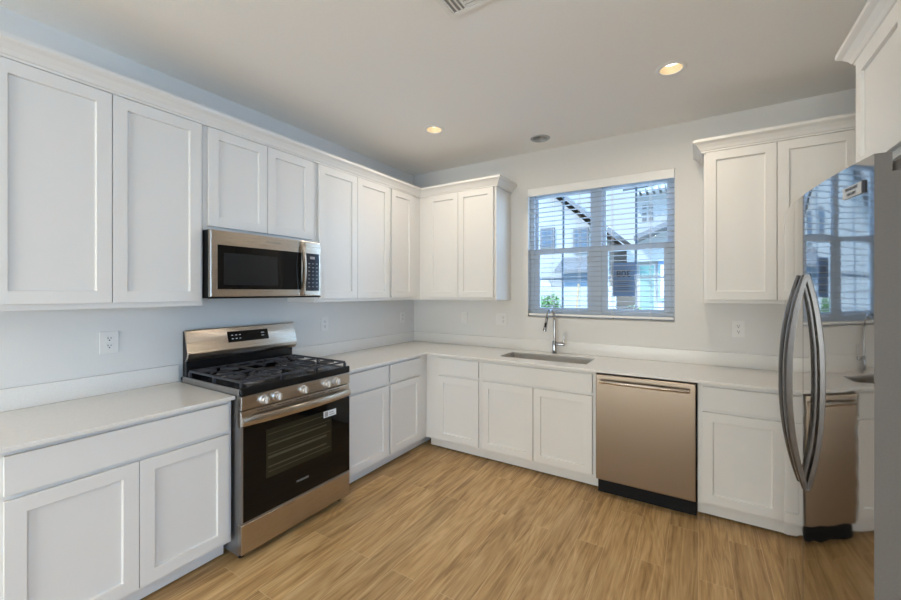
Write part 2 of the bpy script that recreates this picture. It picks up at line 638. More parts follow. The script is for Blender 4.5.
def build_ceiling():
    mb = MB()
    holes = CANS+[OFFCAN]+MORE_CANS
    xs = sorted({-0.15, XE+0.15, *[h[0]-SQ for h in holes], *[h[0]+SQ for h in holes]})
    ys = sorted({YF-0.15, 0.15, *[h[1]-SQ for h in holes], *[h[1]+SQ for h in holes]})
    inhole = lambda x, y: any(abs(x-h[0]) < SQ and abs(y-h[1]) < SQ for h in holes)
    mb.slab(xs, ys, H, H+0.012, lambda x, y: not inhole(x, y))
    for hx, hy in holes:
        N = 32
        sq, ci = [], []
        for k in range(N):
            a = 2*PI*k/N
            c, s_ = math.cos(a), math.sin(a)
            f = SQ/max(abs(c), abs(s_))
            sq.append(mb.bm.verts.new((hx+c*f, hy+s_*f, H)))
            ci.append(mb.bm.verts.new((hx+c*HOLE, hy+s_*HOLE, H)))
        for k in range(N):
            j = (k+1) % N
            mb.bm.faces.new((sq[k], ci[k], ci[j], sq[j]))
    o = mb.build('ceiling', 'ceiling')
    # roof deck over the cans so that no daylight leaks in
    MB().box(-0.15, XE+0.15, YF-0.15, 0.15, H+0.2, H+0.32).build('ceiling_deck', 'ceiling', o)
    for (a, b, c, d) in ((-0.15, -0.13, YF-0.15, 0.15), (XE+0.13, XE+0.15, YF-0.15, 0.15), (-0.15, XE+0.15, YF-0.15, YF-0.13), (-0.15, XE+0.15, 0.13, 0.15)):
        MB().box(a, b, c, d, H, H+0.2).build('ceiling_rim', 'ceiling', o)
    tag(o, kind='structure')


build_ceiling()

WX0, WX1, WZ0, WZ1 = 1.362, 2.577, 1.205, 2.415


def wall_with_opening(name, along, pos, t, a0, a1, openings):
    """vertical wall plate; along 'x' or 'y'; openings (a0,a1,z0,z1)"""
    as_ = sorted({a0, a1, *[v for o in openings for v in o[:2]]})
    zs = sorted({0.0, H, *[v for o in openings for v in o[2:]]})
    mb = MB()
    keep = lambda a, z: not any(o[0] < a < o[1] and o[2] < z < o[3] for o in openings)
    mb.slab(as_, zs, 0, t, keep)
    for v in mb.bm.verts:
        a, z, d = v.co
        v.co = (a, pos+d, z) if along == 'x' else (pos+d, a, z)
    return tag(mb.build(name, 'wall'), kind='structure')


wall_with_opening('wall_left', 'y', -0.14, 0.14, YF, 0.0, [])
wall_with_opening('wall_back', 'x', 0.0, 0.14, -0.14, XR+0.12, [(WX0, WX1, WZ0, WZ1)])
wall_with_opening('wall_right', 'y', XR, 0.12, -2.55, 0.0, [])
wall_with_opening('wall_return', 'x', -2.55, 0.12, XR+0.12, XE, [])
wall_with_opening('wall_rear', 'x', YF-0.14, 0.14, -0.14, XE+0.14, [(0.35, 2.85, 0.0, 2.1)])
wall_with_opening('wall_far_right', 'y', XE, 0.14, YF, -2.43, [(-7.4, -3.8, 0.0, 2.4)])
# reveals glazing of the two openings behind the camera
w2 = tag(thing('door_2', (1.6, YF-0.07, 0.0), None, None), kind='structure')  # unseen glazed door, placed and sized for the light it lets in
fr = MB()
for a, b, c, d in ((0.35, 0.42, 0.0, 2.1), (2.78, 2.85, 0.0, 2.1), (0.42, 2.78, 0.0, 0.07), (0.42, 2.78, 2.03, 2.1), (1.56, 1.64, 0.07, 2.03)):
    fr.box(a, b, YF-0.11, YF-0.04, c, d)
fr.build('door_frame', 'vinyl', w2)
MB().box(0.42, 2.78, YF-0.08, YF-0.075, 0.07, 2.03).build('pane', 'glass', w2)
d1 = tag(thing('door_1', (XE+0.07, -5.6, 0.0), None, None), kind='structure')
fr = MB()
for a, b, c, d in ((-7.4, -7.32, 0, 2.4), (-3.88, -3.8, 0, 2.4), (-7.4, -3.8, 0, 0.07), (-7.4, -3.8, 2.33, 2.4), (-5.65, -5.55, 0, 2.4)):
    fr.box(XE+0.03, XE+0.10, a, b, c, d)
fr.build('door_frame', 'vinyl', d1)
MB().box(XE+0.06, XE+0.066, -7.32, -3.88, 0.07, 2.33).build('pane', 'glass', d1)
for nm, x0, x1, y0, y1 in (('baseboard_left', 0.0, 0.013, YF, -3.27), ('baseboard_rear', 0, XE, YF, YF+0.013), ('baseboard_return', XR+0.12, XE, -2.563, -2.55)):
    tag(MB().box(x0, x1, y0, y1, 0, 0.1).build(nm, 'cab', bevel=0.003), kind='structure')


# ------------------------------------------------------------------ kitchen window (twin single-hung)
def kitchen_window():
    w = tag(thing('window_1', ((WX0+WX1)/2, 0.1, WZ0), None, None), kind='structure')
    y0, y1 = 0.065, 0.125
    f = MB()
    xm0, xm1 = 1.945, 2.018
    for a, b, c, d in ((WX0, 1.405, WZ0, WZ1), (2.548, WX1, WZ0, WZ1), (1.405, 2.548, WZ0, 1.235), (1.405, 2.548, 2.37, WZ1), (xm0, xm1, 1.235, 2.37)):
        f.box(a, b, y0, y1, c, d)
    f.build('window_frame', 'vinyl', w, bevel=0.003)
    for (a0, a1, mx) in ((1.405, xm0, 1.668), (xm1, 2.548, 2.287)):
        # upper sash (outer), lower sash (inner)
        for nm, za, zb, ya, yb, st, rb, rt in (('upper_sash', 1.80, 2.37, 0.098, 0.120, 0.030, 0.035, 0.03), ('lower_sash', 1.235, 1.842, 0.070, 0.096, 0.052, 0.058, 0.05)):
            m = MB()
            m.box(a0, a0+st, ya, yb, za, zb)
            m.box(a1-st, a1, ya, yb, za, zb)
            m.box(a0+st, a1-st, ya, yb, za, za+rb)
            m.box(a0+st, a1-st, ya, yb, zb-rt, zb)
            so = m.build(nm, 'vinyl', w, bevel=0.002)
            yc = (ya+yb)/2
            g = MB().box(a0+st, a1-st, yc-0.002, yc+0.002, za+rb, zb-rt)
            g.build('pane', 'glass', so)
            mu = MB()
            mu.box(mx-0.009, mx+0.009, yc+0.004, yc+0.010, za+rb, zb-rt)
            zc = 1.56 if nm == 'lower_sash' else 2.12
            if nm == 'lower_sash':
                mu.box(a0+st, mx-0.009, yc+0.004, yc+0.010, zc-0.008, zc+0.008)
                mu.box(mx+0.009, a1-st, yc+0.004, yc+0.010, zc-0.008, zc+0.008)
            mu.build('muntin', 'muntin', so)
    return w


kitchen_window()
s_ = tag(MB().box(WX0, WX1, 0.0, 0.065, WZ0-0.004, WZ0+0.003).build('trim_1', 'wall'), kind='structure')


# ------------------------------------------------------------------ window blind
def window_blind():
    b = thing('window_blind', (1.97, 0.03, 2.41), 'white horizontal slat blind lowered over the window above the sink', 'blind')
    x0, x1 = WX0+0.006, WX1-0.006
    v = MB()
    v.box(x0-0.004, x1+0.004, -0.012, 0.004, 2.338, 2.412)
    v.box(x0, x1, 0.004, 0.05, 2.36, 2.408)
    v.build('valance', 'blind', b, bevel=0.004)
    sl = MB()
    z = 2.315
    while z > 1.255:
        n = 5
        fr = []
        for k in range(n+1):
            u = k/n
            y = 0.008+0.046*u
            zz = z+0.0022*math.sin(PI*u)+0.001*(u-0.5)
            fr.append((y, zz))
        for (ya, za), (yb, zb) in zip(fr, fr[1:]):
            pass
        loops = []
        for x in (x0, x1):
            loops.append([(x, y, zz+0.0013) for y, zz in fr]+[(x, y, zz-0.0013) for y, zz in reversed(fr)])
        sl.ribbon(loops)
        z -= 0.0435
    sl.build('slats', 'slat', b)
    MB().box(x0, x1, 0.006, 0.056, 1.218, 1.238).build('bottom_rail', 'blind', b, bevel=0.004)
    for x in (1.586, 1.83, 2.108, 2.40):
        c = MB()
        for y in (0.006, 0.055):
            c.cyl((x, y, 1.238), (x, y, 2.36), 0.0011, 6)
        c.cyl((x+0.012, 0.031, 1.238), (x+0.012, 0.031, 2.36), 0.0011, 6)
        c.build('ladder_cord', 'cord', b)
    for x in (1.60, 1.84, 2.12, 2.41):
        MB().cyl((x, 0.030, 1.213), (x, 0.030, 1.219), 0.006, 10).build('cord_button', 'ink_dark', b)


window_blind()

# blue lot sign taped to the inside of the right lower pane, read from outside
sg = thing('lot_sign', (2.19, 0.066, 1.545), 'blue paper sign with large mirrored numerals taped to the lower right window pane', 'sign')
MB().box(2.106, 2.277, 0.0625, 0.0655, 1.402, 1.688).build('sheet', 'sign_blue', sg)
text('sign_numerals', '308', 0.078, 'ink_dark', sg, (2.195, 0.0618, 1.59), (PI/2, 0, 0), mirror=True)
for k in range(5):
    MB().box(2.14+0.006*(k % 2), 2.245-0.008*(k % 3), 0.0615, 0.0624, 1.528-0.018*k, 1.5315-0.018*k).build('sign_line', 'ink_dark', sg)


# ------------------------------------------------------------------ recessed ceiling lights
def can(loc, label, lit=True, group=None):
    x, y = loc
    t = thing('recessed_ceiling_light', (x, y, H), label, 'ceiling light', group)
    MB().lathe([(HOLE-0.002, 0.0), (HOLE-0.001, -0.004), (0.078, -0.005), (0.083, -0.001), (0.083, 0.0005), (HOLE-0.002, 0.0)], (x, y, H-0.0008), seg=40, cap=False).build('trim_ring', 'white_plastic' if lit else 'lens_off', t, smooth=True)
    MB().lathe([(HOLE-0.002, -0.002), (0.055, 0.024), (0.046, 0.041)], (x, y, H), seg=40, cap=False).build('baffle', 'baffle' if lit else 'lens_off', t, smooth=True)
    MB().lathe([(0.046, 0.038), (0.046, 0.041)], (x, y, H), seg=40).build('lens', 'lens' if lit else 'lens_off', t)
    if lit:
        lo = lamp('can_lamp', 'AREA', (0, 0, -0.001), CAN_POWER, CAN_COLOR, shape='DISK', size=0.03)
        lo.data.spread = math.radians(170)
        lo.parent = t
    return t


can(CANS[0], 'lit recessed ceiling light nearest the left corner of the room')
can(CANS[1], 'lit recessed ceiling light toward the right, in front of the window', )
can(OFFCAN, 'unlit grey recessed ceiling fixture close above the window', lit=False)
for i, c in enumerate(MORE_CANS):
    can(c, 'recessed ceiling light of the open room behind the kitchen', group='rear room ceiling lights')

# ceiling air register
vt = thing('ceiling_air_vent', (1.905, -2.12, H), 'white louvred air register in the ceiling at the top edge of the photo', 'air vent')
vx0, vx1, vy0, vy1 = 1.726, 2.084, -2.31, -1.953
f = MB()
for a, b, c, d in ((vx0, vx0+0.022, vy0, vy1), (vx1-0.022, vx1, vy0, vy1), (vx0+0.022, vx1-0.022, vy0, vy0+0.022), (vx0+0.022, vx1-0.022, vy1-0.022, vy1)):
    f.box(a, b, c, d, H-0.008, H-0.001)
f.box(1.816, 1.828, vy0+0.022, vy1-0.022, H-0.008, H-0.001)
f.build('vent_frame', 'white_plastic', vt, bevel=0.002)
MB().box(vx0+0.02, vx1-0.02, vy0+0.02, vy1-0.02, H-0.002, H-0.0006).build('duct_shadow', 'duct', vt)
lv = MB()
for k in range(3):
    x = 1.755+0.023*k
    lv.hexa([(x-0.008, vy0+0.022, H-0.003), (x+0.004, vy0+0.022, H-0.009), (x+0.004, vy1-0.022, H-0.009), (x-0.008, vy1-0.022, H-0.003),
             (x-0.007, vy0+0.022, H-0.002), (x+0.006, vy0+0.022, H-0.008), (x+0.006, vy1-0.022, H-0.008), (x-0.007, vy1-0.022, H-0.002)])
for k in range(14):
    y = vy1-0.034-0.022*k
    lv.box(1.828, vx1-0.022, y-0.008, y+0.008, H-0.0075, H-0.0045)
lv.build('louver', 'white_plastic', vt)


# ------------------------------------------------------------------ outlets and switches
def outlet(name, to, a, z, label, w=0.074, kinds=('duplex',), cat='outlet'):
    p = to(a, z, 0)
    t = thing(name, p, label, cat)
    pbox(MB(), to, a-w/2, a+w/2, z-0.06, z+0.06, 0.0005, 0.008).build('cover_plate', 'plate', t, bevel=0.002)
    n = len(kinds)
    for i, k in enumerate(kinds):
        c = a+(i-(n-1)/2)*0.046
        if k == 'duplex':
            for dz in (0.02, -0.02):
                r = pbox(MB(), to, c-0.0165, c+0.0165, z+dz-0.014, z+dz+0.014, 0.008, 0.0105).build('receptacle', 'plate', t, bevel=0.004, seg=3)
                m = MB()
                for da, hh in ((-0.0065, 0.009), (0.0065, 0.007)):
                    pbox(m, to, c+da-0.0016, c+da+0.0016, z+dz+0.002-hh/2+0.002, z+dz+0.002+hh/2+0.002, 0.0105, 0.0112)
                pbox(m, to, c-0.003, c+0.003, z+dz-0.011, z+dz-0.005, 0.0105, 0.0112)
                m.build('slot', 'slot', r)
        else:
            pbox(MB(), to, c-0.0165, c+0.0165, z-0.033, z+0.033, 0.008, 0.012).build('rocker', 'plate', t, bevel=0.002)
    return t


PL, PB = plane_x(0.0), plane_y(0.0)
outlet('wall_outlet', PL, -2.729, 1.165, 'white duplex outlet left of the range on the wall under the cabinets', w=0.082)
outlet('wall_outlet', PL, -1.264, 1.163, 'white duplex outlet on the left wall just right of the range')
outlet('wall_outlet', PL, -0.21, 1.165, 'white duplex outlet on the left wall close to the room corner')
outlet('wall_switch', PB, 0.668, 1.172, 'white single rocker switch on the back wall nearest the corner', kinds=('rocker',), cat='switch')
outlet('wall_outlet', PB, 1.09, 1.17, 'wide white double plate on the back wall left of the faucet', w=0.117, kinds=('rocker', 'duplex'))
outlet('wall_outlet', PB, 2.981, 1.169, 'white duplex outlet on the back wall beside the refrigerator', w=0.074)

# ------------------------------------------------------------------ BASE CABINETS
TO_BL = plane_x(0.611)
TO_BB = plane_y(-0.611)
ZB = 0.105
ZC = 0.868


def base_left(label, y0, y1, drawers, doors):
    t = thing('base_cabinet', (0.3, (y0+y1)/2, 0), label, 'cabinet', 'white base cabinets')
    MB().box(0.003, 0.61, y0, y1, ZB, ZC).build('carcass', 'cab', t, bevel=0.001, seg=1)
    MB().box(0.515, 0.533, y0, y1, 0.012, ZB).build('toe_kick', 'cab', t)
    MB().box(0.05, 0.514, y0+0.002, y1-0.002, 0.0, ZB).build('plinth', 'black_matte', t)  # added black support, stands for the shadow gap under the toe kick
    for a in drawers:
        drawer(t, TO_BL, a[0], a[1], 0.706, 0.850)
    for a in doors:
        door(t, TO_BL, a[0], a[1], 0.124, 0.688)
    return t


def base_back(label, x0, x1, drawers, doors, yb=-0.003):
    t = thing('base_cabinet', ((x0+x1)/2, -0.3, 0), label, 'cabinet', 'white base cabinets')
    MB().box(x0, x1, -0.61, yb, ZB, ZC).build('carcass', 'cab', t, bevel=0.001, seg=1)
    MB().box(x0, x1, -0.533, -0.515, 0.012, ZB).build('toe_kick', 'cab', t)
    MB().box(x0+0.002, x1-0.002, -0.514, -0.05, 0.0, ZB).build('plinth', 'black_matte', t)  # black backing added so the toe kick gap looks shadowed
    for a in drawers:
        drawer(t, TO_BB, a[0], a[1], 0.710, 0.848)
    for a in doors:
        door(t, TO_BB, a[0], a[1], 0.124, 0.690)
    return t


base_left('wide white two-door base cabinet with one long drawer, left of the range', -3.236, -2.397, [(-3.213, -2.418)], [(-3.213, -2.8125), (-2.8095, -2.418)])
base_left('white base cabinet with one drawer and door, directly right of the range', -1.613, -1.135, [(-1.596, -1.152)], [(-1.596, -1.152)])
base_left('white base cabinet with one drawer and door, on the left run at the inside corner', -1.134, -0.003, [(-1.122, -0.716)], [(-1.122, -0.716)])
base_back('narrow white one-door base cabinet on the back wall, left of the sink cabinet', 0.6125, 1.180, [(0.755, 1.163)], [(0.755, 1.163)])


def sink_base():
    x0, x1 = 1.181, 2.110
    t = thing('base_cabinet', ((x0+x1)/2, -0.3, 0), 'white two-door sink base cabinet under the window', 'cabinet', 'white base cabinets')
    m = MB()
    m.box(x0, x0+0.018, -0.59, -0.003, ZB, ZC)
    m.box(x1-0.018, x1, -0.59, -0.003, ZB, ZC)
    m.box(x0+0.018, x1-0.018, -0.59, -0.003, ZB, ZB+0.018)
    m.box(x0, x1, -0.61, -0.59, ZB, ZC)
    m.build('carcass', 'cab', t)
    MB().box(x0, x1, -0.533, -0.515, 0.012, ZB).build('toe_kick', 'cab', t)
    MB().box(x0+0.002, x1-0.002, -0.514, -0.05, 0.0, ZB).build('plinth', 'black_matte', t)  # added black backing that darkens the shadow line at the floor
    drawer(t, TO_BB, 1.199, 2.087, 0.714, 0.848)
    door(t, TO_BB, 1.199, 1.6425, 0.124, 0.692)
    door(t, TO_BB, 1.6475, 2.087, 0.124, 0.692)


sink_base()
base_back('white base cabinet with one drawer and door, between dishwasher and refrigerator', 2.728, 3.172, [(2.751, 3.152)], [(2.751, 3.152)])
base_back('plain white corner base cabinet mostly hidden behind the refrigerator', 3.173, XR-0.003, [], [])

# ------------------------------------------------------------------ COUNTERTOPS
ct = thing('countertop', (0.32, -2.82, ZC+0.001), 'short white quartz countertop left of the range', 'countertop')
MB().box(0.001, 0.648, -3.262, -2.394, ZC+0.001, 0.888).build('slab', 'quartz', ct, bevel=0.003)
MB().box(0.001, 0.020, -3.262, -2.394, 0.8885, 0.992).build('backsplash', 'quartz', ct, bevel=0.002)

SX0, SX1, SY0, SY1 = 1.285, 2.010, -0.474, -0.150
ct = thing('countertop', (1.6, -0.32, ZC+0.001), 'long L-shaped white quartz countertop running under the window with the sink in it', 'countertop')
MB().slab([0.001, 0.648, SX0, SX1, XR-0.001], [-1.613, -0.648, SY0, SY1, -0.001], ZC+0.001, 0.888,
          lambda x, y: (x < 0.648 or y > -0.648) and not (SX0 < x < SX1 and SY0 < y < SY1)).build('slab', 'quartz', ct, bevel=0.003)
MB().slab([0.001, 0.020, XR-0.001], [-1.613, -0.020, -0.001], 0.8885, 0.992, lambda x, y: x < 0.02 or y > -0.02).build('backsplash', 'quartz', ct, bevel=0.002)


# ------------------------------------------------------------------ SINK
def sink():
    t = thing('kitchen_sink', (1.64, -0.31, 0.66), 'undermount stainless steel sink set in the countertop below the window', 'sink')
    m = MB()
    bm = m.bm

    def loop(dx, z, r, n=6):
        pts = []
        x0, x1, y0, y1 = SX0-dx, SX1+dx, SY0-dx, SY1+dx
        for cx, cy, a0 in ((x1-r, y1-r, 0), (x0+r, y1-r, PI/2), (x0+r, y0+r, PI), (x1-r, y0+r, 1.5*PI)):
            for k in range(n+1):
                a = a0+PI/2*k/n
                pts.append(bm.verts.new((cx+r*math.cos(a), cy+r*math.sin(a), z)))
        return pts
    L = [loop(0.025, 0.8675, 0.03), loop(0.004, 0.8675, 0.02), loop(0.002, 0.72, 0.02), loop(-0.006, 0.69, 0.03), loop(-0.03, 0.682, 0.04)]
    for a, b in zip(L, L[1:]):
        n = len(a)
        for k in range(n):
            bm.faces.new((a[k], a[(k+1) % n], b[(k+1) % n], b[k]))
    bm.faces.new(L[-1])
    m.build('basin', 'steel_sink', t, smooth=True)
    MB().lathe([(0.0, 0.0), (0.028, 0.0), (0.040, 0.003), (0.045, 0.001)], (1.64, -0.28, 0.6828), cap=False).build('drain', 'chrome', t, smooth=True)


sink()


# ------------------------------------------------------------------ FAUCET
def faucet():
    x, y, z = 1.641, -0.075, 0.8885
    t = thing('kitchen_faucet', (x, y, z), 'chrome pull-down gooseneck faucet behind the sink', 'faucet')
    MB().lathe([(0.025, 0), (0.025, 0.004), (0.019, 0.008), (0.0185, 0.108), (0.0165, 0.113), (0.0, 0.113)], (x, y, z)).build('body', 'chrome', t, smooth=True)
    pts = [(x, y, z+0.11), (x, y, 1.08), (x, y, 1.17)]
    R = 0.088
    zc = 1.192
    for k in range(0, 15):
        a = PI*k/14*0.93
        pts.append((x-0.006*(1-math.cos(a)), y-R*(1-math.cos(a)), zc+R*math.sin(a)))
    MB().tube(pts, 0.0108, 16).build('spout', 'chrome', t, smooth=True)
    e = Vector(pts[-1])
    d = (Vector(pts[-1])-Vector(pts[-2])).normalized()
    d = Vector((-0.12, -0.16, -1)).normalized()
    sp = MB()
    sp.lathe([(0.0115, 0.0), (0.0125, 0.02), (0.0145, 0.075), (0.0172, 0.105), (0.0162, 0.112), (0.0, 0.112)], e, d)
    so = sp.build('spray_head', 'chrome', t, smooth=True)
    MB().lathe([(0.0, 0.1125), (0.015, 0.1125), (0.015, 0.114), (0.0, 0.114)], e, d).build('nozzle', 'black_matte', so)
    c = e+d*0.055+Vector((0.003, -0.016, 0))
    MB().box(c.x-0.006, c.x+0.006, c.y-0.003, c.y+0.003, c.z-0.022, c.z+0.018).build('spray_button', 'black_matte', so, bevel=0.002)
    hb = MB()
    hb.lathe([(0.0125, 0.0), (0.0125, 0.075), (0.011, 0.078), (0.0, 0.078)], (x+0.015, y, z+0.085), (1, 0, 0))
    hb.build('handle_hub', 'chrome', t, smooth=True)
    MB().tube([(x+0.083, y, z+0.09), (x+0.086, y, z+0.13), (x+0.088, y, z+0.19)], [0.0055, 0.005, 0.004], 10).build('lever', 'chrome', t, smooth=True)


faucet()

# ------------------------------------------------------------------ UPPER CABINETS
UB, UT = 1.362, 2.412
TO_UL = plane_x(0.321)
TO_UB = plane_y(-0.321)
DZ0, DZ1 = 1.388, 2.394


def upper_left(label, y0, y1, doors, zb=UB, dz0=DZ0):
    t = thing('wall_cabinet', (0.16, (y0+y1)/2, zb), label, 'cabinet', 'white wall cabinets')
    MB().box(0.001, 0.32, y0, y1, zb, UT).build('carcass', 'cab', t, bevel=0.001, seg=1)
    for a in doors:
        door(t, TO_UL, a[0], a[1], dz0, DZ1)


def upper_back(label, x0, x1, doors):
    t = thing('wall_cabinet', ((x0+x1)/2, -0.16, UB), label, 'cabinet', 'white wall cabinets')
    MB().box(x0, x1, -0.32, -0.001, UB, UT).build('carcass', 'cab', t, bevel=0.001, seg=1)
    for a in doors:
        door(t, TO_UB, a[0], a[1], DZ0, DZ1)


upper_left('tall white two-door wall cabinet left of the microwave', -3.236, -2.402, [(-3.213, -2.819), (-2.815, -2.418)])
upper_left('short white two-door wall cabinet directly above the microwave', -2.401, -1.626, [(-2.378, -2.013), (-2.009, -1.660)], zb=1.800, dz0=1.822)
upper_left('tall white two-door wall cabinet right of the microwave', -1.625, -0.791, [(-1.597, -1.207), (-1.203, -0.812)])
upper_left('narrow white one-door wall cabinet on the left wall in the room corner', -0.790, -0.002, [(-0.770, -0.452)])
upper_back('white two-door wall cabinet on the back wall left of the window', 0.3225, 1.185, [(0.438, 0.788), (0.792, 1.162)])
upper_back('white two-door wall cabinet on the back wall right of the window', 2.765, XR-0.003, [(2.777, 3.153), (3.157, 3.532)])

of = thing('wall_cabinet', (3.6, -1.72, 1.9), 'white deep wall cabinet above the refrigerator', 'cabinet', 'white wall cabinets')
MB().box(3.305, XR-0.003, -2.195, -1.245, 1.905, UT).build('carcass', 'cab', of, bevel=0.001, seg=1)
TO_OF = plane_x(3.304, -1)
door(of, TO_OF, -1.722, -1.262, 1.932, DZ1)
door(of, TO_OF, -2.178, -1.726, 1.932, DZ1)


# crown mouldings
def crown(label, path):
    t = thing('crown_molding', (path[0][0], path[0][1], 2.40), label, 'crown molding', 'cabinet crown moldings')
    prof = [(0.0, 2.398), (0.016, 2.398), (0.016, 2.408), (0.022, 2.412), (0.030, 2.428), (0.046, 2.448), (0.060, 2.458), (0.064, 2.462), (0.064, 2.480), (0.0, 2.480)]
    P = [Vector((p[0], p[1])) for p in path]
    frames = []
    for i, p in enumerate(P):
        nrm = []
        if i > 0:
            d = (p-P[i-1]).normalized()
            nrm.append(Vector((d.y, -d.x)))
        if i < len(P)-1:
            d = (P[i+1]-p).normalized()
            nrm.append(Vector((d.y, -d.x)))
        o = nrm[0] if len(nrm) == 1 else (nrm[0]+nrm[1])
        frames.append([(p.x+o.x*a, p.y+o.y*a, z) for a, z in prof])
    MB().ribbon(frames).build('molding', 'cab', t)


e_ = 0.0006
crown('white crown molding along the left and corner wall cabinets', [(0.001, -3.237), (0.3205+e_, -3.237), (0.3205+e_, -0.3205-e_), (1.186, -0.3205-e_), (1.186, -0.001)])
crown('white crown molding on the wall cabinet right of the window', [(2.764, -0.001), (2.764, -0.3205-e_), (XR-0.002, -0.3205-e_)])
crown('white crown molding on the cabinet over the refrigerator', [(XR-0.002, -1.244), (3.3045-e_, -1.244), (3.3045-e_, -2.196), (XR-0.002, -2.196)])


# ------------------------------------------------------------------ RANGE
def gas_range():
    y0, y1 = -2.388, -1.626
    yc = (y0+y1)/2
    t = thing('gas_range', (0.36, yc, 0.0), 'stainless steel gas range with black oven door and five burners', 'range')
    MB().box(0.03, 0.655, y0+0.004, y1-0.004, 0.03, 0.895).build('body', 'grey_metal', t, bevel=0.002)
    for (x, y) in ((0.62, y0+0.04), (0.62, y1-0.04), (0.08, y0+0.04), (0.08, y1-0.04)):
        MB().lathe([(0.016, 0), (0.016, 0.012), (0.010, 0.012), (0.010, 0.031)], (x, y, 0)).build('leveling_foot', 'black_matte', t)
    # drawer
    pbox(MB(), plane_x(0.655), y0, y1, 0.045, 0.202, 0, 0.037).build('storage_drawer', 'steel', t, bevel=0.005, seg=3)
    # oven door
    P = plane_x(0.655)
    dr = pbox(MB(), P, y0, y1, 0.212, 0.722, 0.0, 0.036).build('oven_door', 'black_glass', t, bevel=0.003)
    fr_ = MB()
    pbox(fr_, P, y0-0.0005, y0+0.010, 0.2115, 0.722, 0.003, 0.0365)
    pbox(fr_, P, y0, y1, 0.207, 0.2145, 0.003, 0.0372)
    fr_.build('door_edge_trim', 'grey_metal', dr)
    pbox(MB(), P, -2.247, -1.785, 0.400, 0.672, 0.036, 0.0366).build('oven_window', 'smoke_glass', dr)
    pbox(MB(), P, y0, y1, 0.722, 0.805, 0.0, 0.032).build('door_top_band', 'steel', dr, bevel=0.004, seg=2)
    rk = MB()
    for z_, h_ in ((0.640, 0.004), (0.600, 0.003), (0.575, 0.010), (0.530, 0.004), (0.505, 0.014), (0.455, 0.008), (0.430, 0.004)):
        pbox(rk, P, -2.235, -1.797-0.03*(h_ > 0.006), z_, z_+h_, 0.0366, 0.0369)
    rk.build('oven_rack', 'rack', dr)
    # dark vent slots between band and handle
    vs = MB()
    for k in range(5):
        a = y0+0.09+0.122*k
        pbox(vs, P, a, a+0.095, 0.790, 0.794, 0.0321, 0.0326)
    vs.build('vent_slot', 'slot', dr)
    # bowed handle
    h = MB()
    fr2 = []
    N = 24
    for i in range(N+1):
        u = i/N
        y = y0+0.006+(y1-y0-0.012)*u
        bow = 0.034*(1-(2*u-1)**2)**0.8
        x = 0.688+bow
        sec = [(x-0.004, 0.727), (x+0.010, 0.729), (x+0.018, 0.740), (x+0.019, 0.756), (x+0.013, 0.771), (x+0.003, 0.776), (x-0.004, 0.774)]
        fr2.append([(a, y, b) for a, b in sec])
    h.ribbon(fr2).build('oven_handle', 'steel', dr, smooth=True)
    text('maker_lettering', 'FRIGIDAIRE', 0.017, 'ink_grey', dr, (0.6925, -2.008, 0.302), (PI/2, 0, PI/2))
    st = pbox(MB(), P, -1.850, -1.748, 0.628, 0.668, 0.0370, 0.0374).build('paper_sticker', 'ink', dr)
    k = MB()
    pbox(k, P, -1.842, -1.815, 0.632, 0.663, 0.0374, 0.0377)
    for i in range(2):
        pbox(k, P, -1.805, -1.77+0.01*i, 0.650-0.014*i, 0.656-0.014*i, 0.0374, 0.0377)
    k.build('sticker_print', 'ink_grey', st)
    # control panel
    cp = pbox(MB(), P, y0, y1, 0.812, 0.884, 0.0, 0.036).build('control_panel', 'steel', t, bevel=0.003)
    for y in (-2.262, -2.183, -2.005, -1.830, -1.751):
        kb = MB()
        kb.lathe([(0.026, 0), (0.026, 0.003), (0.0225, 0.005), (0.0215, 0.026), (0.019, 0.030), (0.0, 0.030)], (0.6912, y, 0.846), (1, 0, 0), 28)
        ko = kb.build('burner_knob', 'satin', t, smooth=True)
        MB().box(0.7205, 0.7325, y-0.0055, y+0.0055, 0.828, 0.864).build('grip', 'satin', ko, bevel=0.003)
    # cooktop
    ck = MB()
    ck.box(0.03, 0.690, y0-0.002, y1+0.002, 0.896, 0.916)
    co = ck.build('cooktop', 'black', t, bevel=0.004)
    lip = MB()
    lip.box(0.672, 0.692, y0, y1, 0.886, 0.930)
    lip.build('cooktop_lip', 'black', t, bevel=0.004)
    for yy in (y0-0.004, y1-0.006):
        MB().box(0.06, 0.672, yy, yy+0.010, 0.889, 0.922).build('side_rim', 'grey_metal', t, bevel=0.002)
    burners = [(0.20, y0+0.165, 0.036), (0.52, y0+0.165, 0.046), (0.36, yc, 0.050), (0.20, y1-0.165, 0.040), (0.52, y1-0.165, 0.046)]
    for x, y, r in burners:
        b = MB()
        b.lathe([(r+0.022, 0), (r+0.020, 0.003), (r, 0.004), (r, 0.014), (r-0.004, 0.016), (0, 0.016)], (x, y, 0.9165))
        bo = b.build('burner', 'grey_metal', t, smooth=True)
        MB().lathe([(r-0.003, 0.0165), (r-0.001, 0.022), (r-0.006, 0.026), (0, 0.027)], (x, y, 0.9165)).build('burner_cap', 'iron', bo, smooth=True)
    # three cast iron grates
    w3 = (y1-y0-0.03)/3
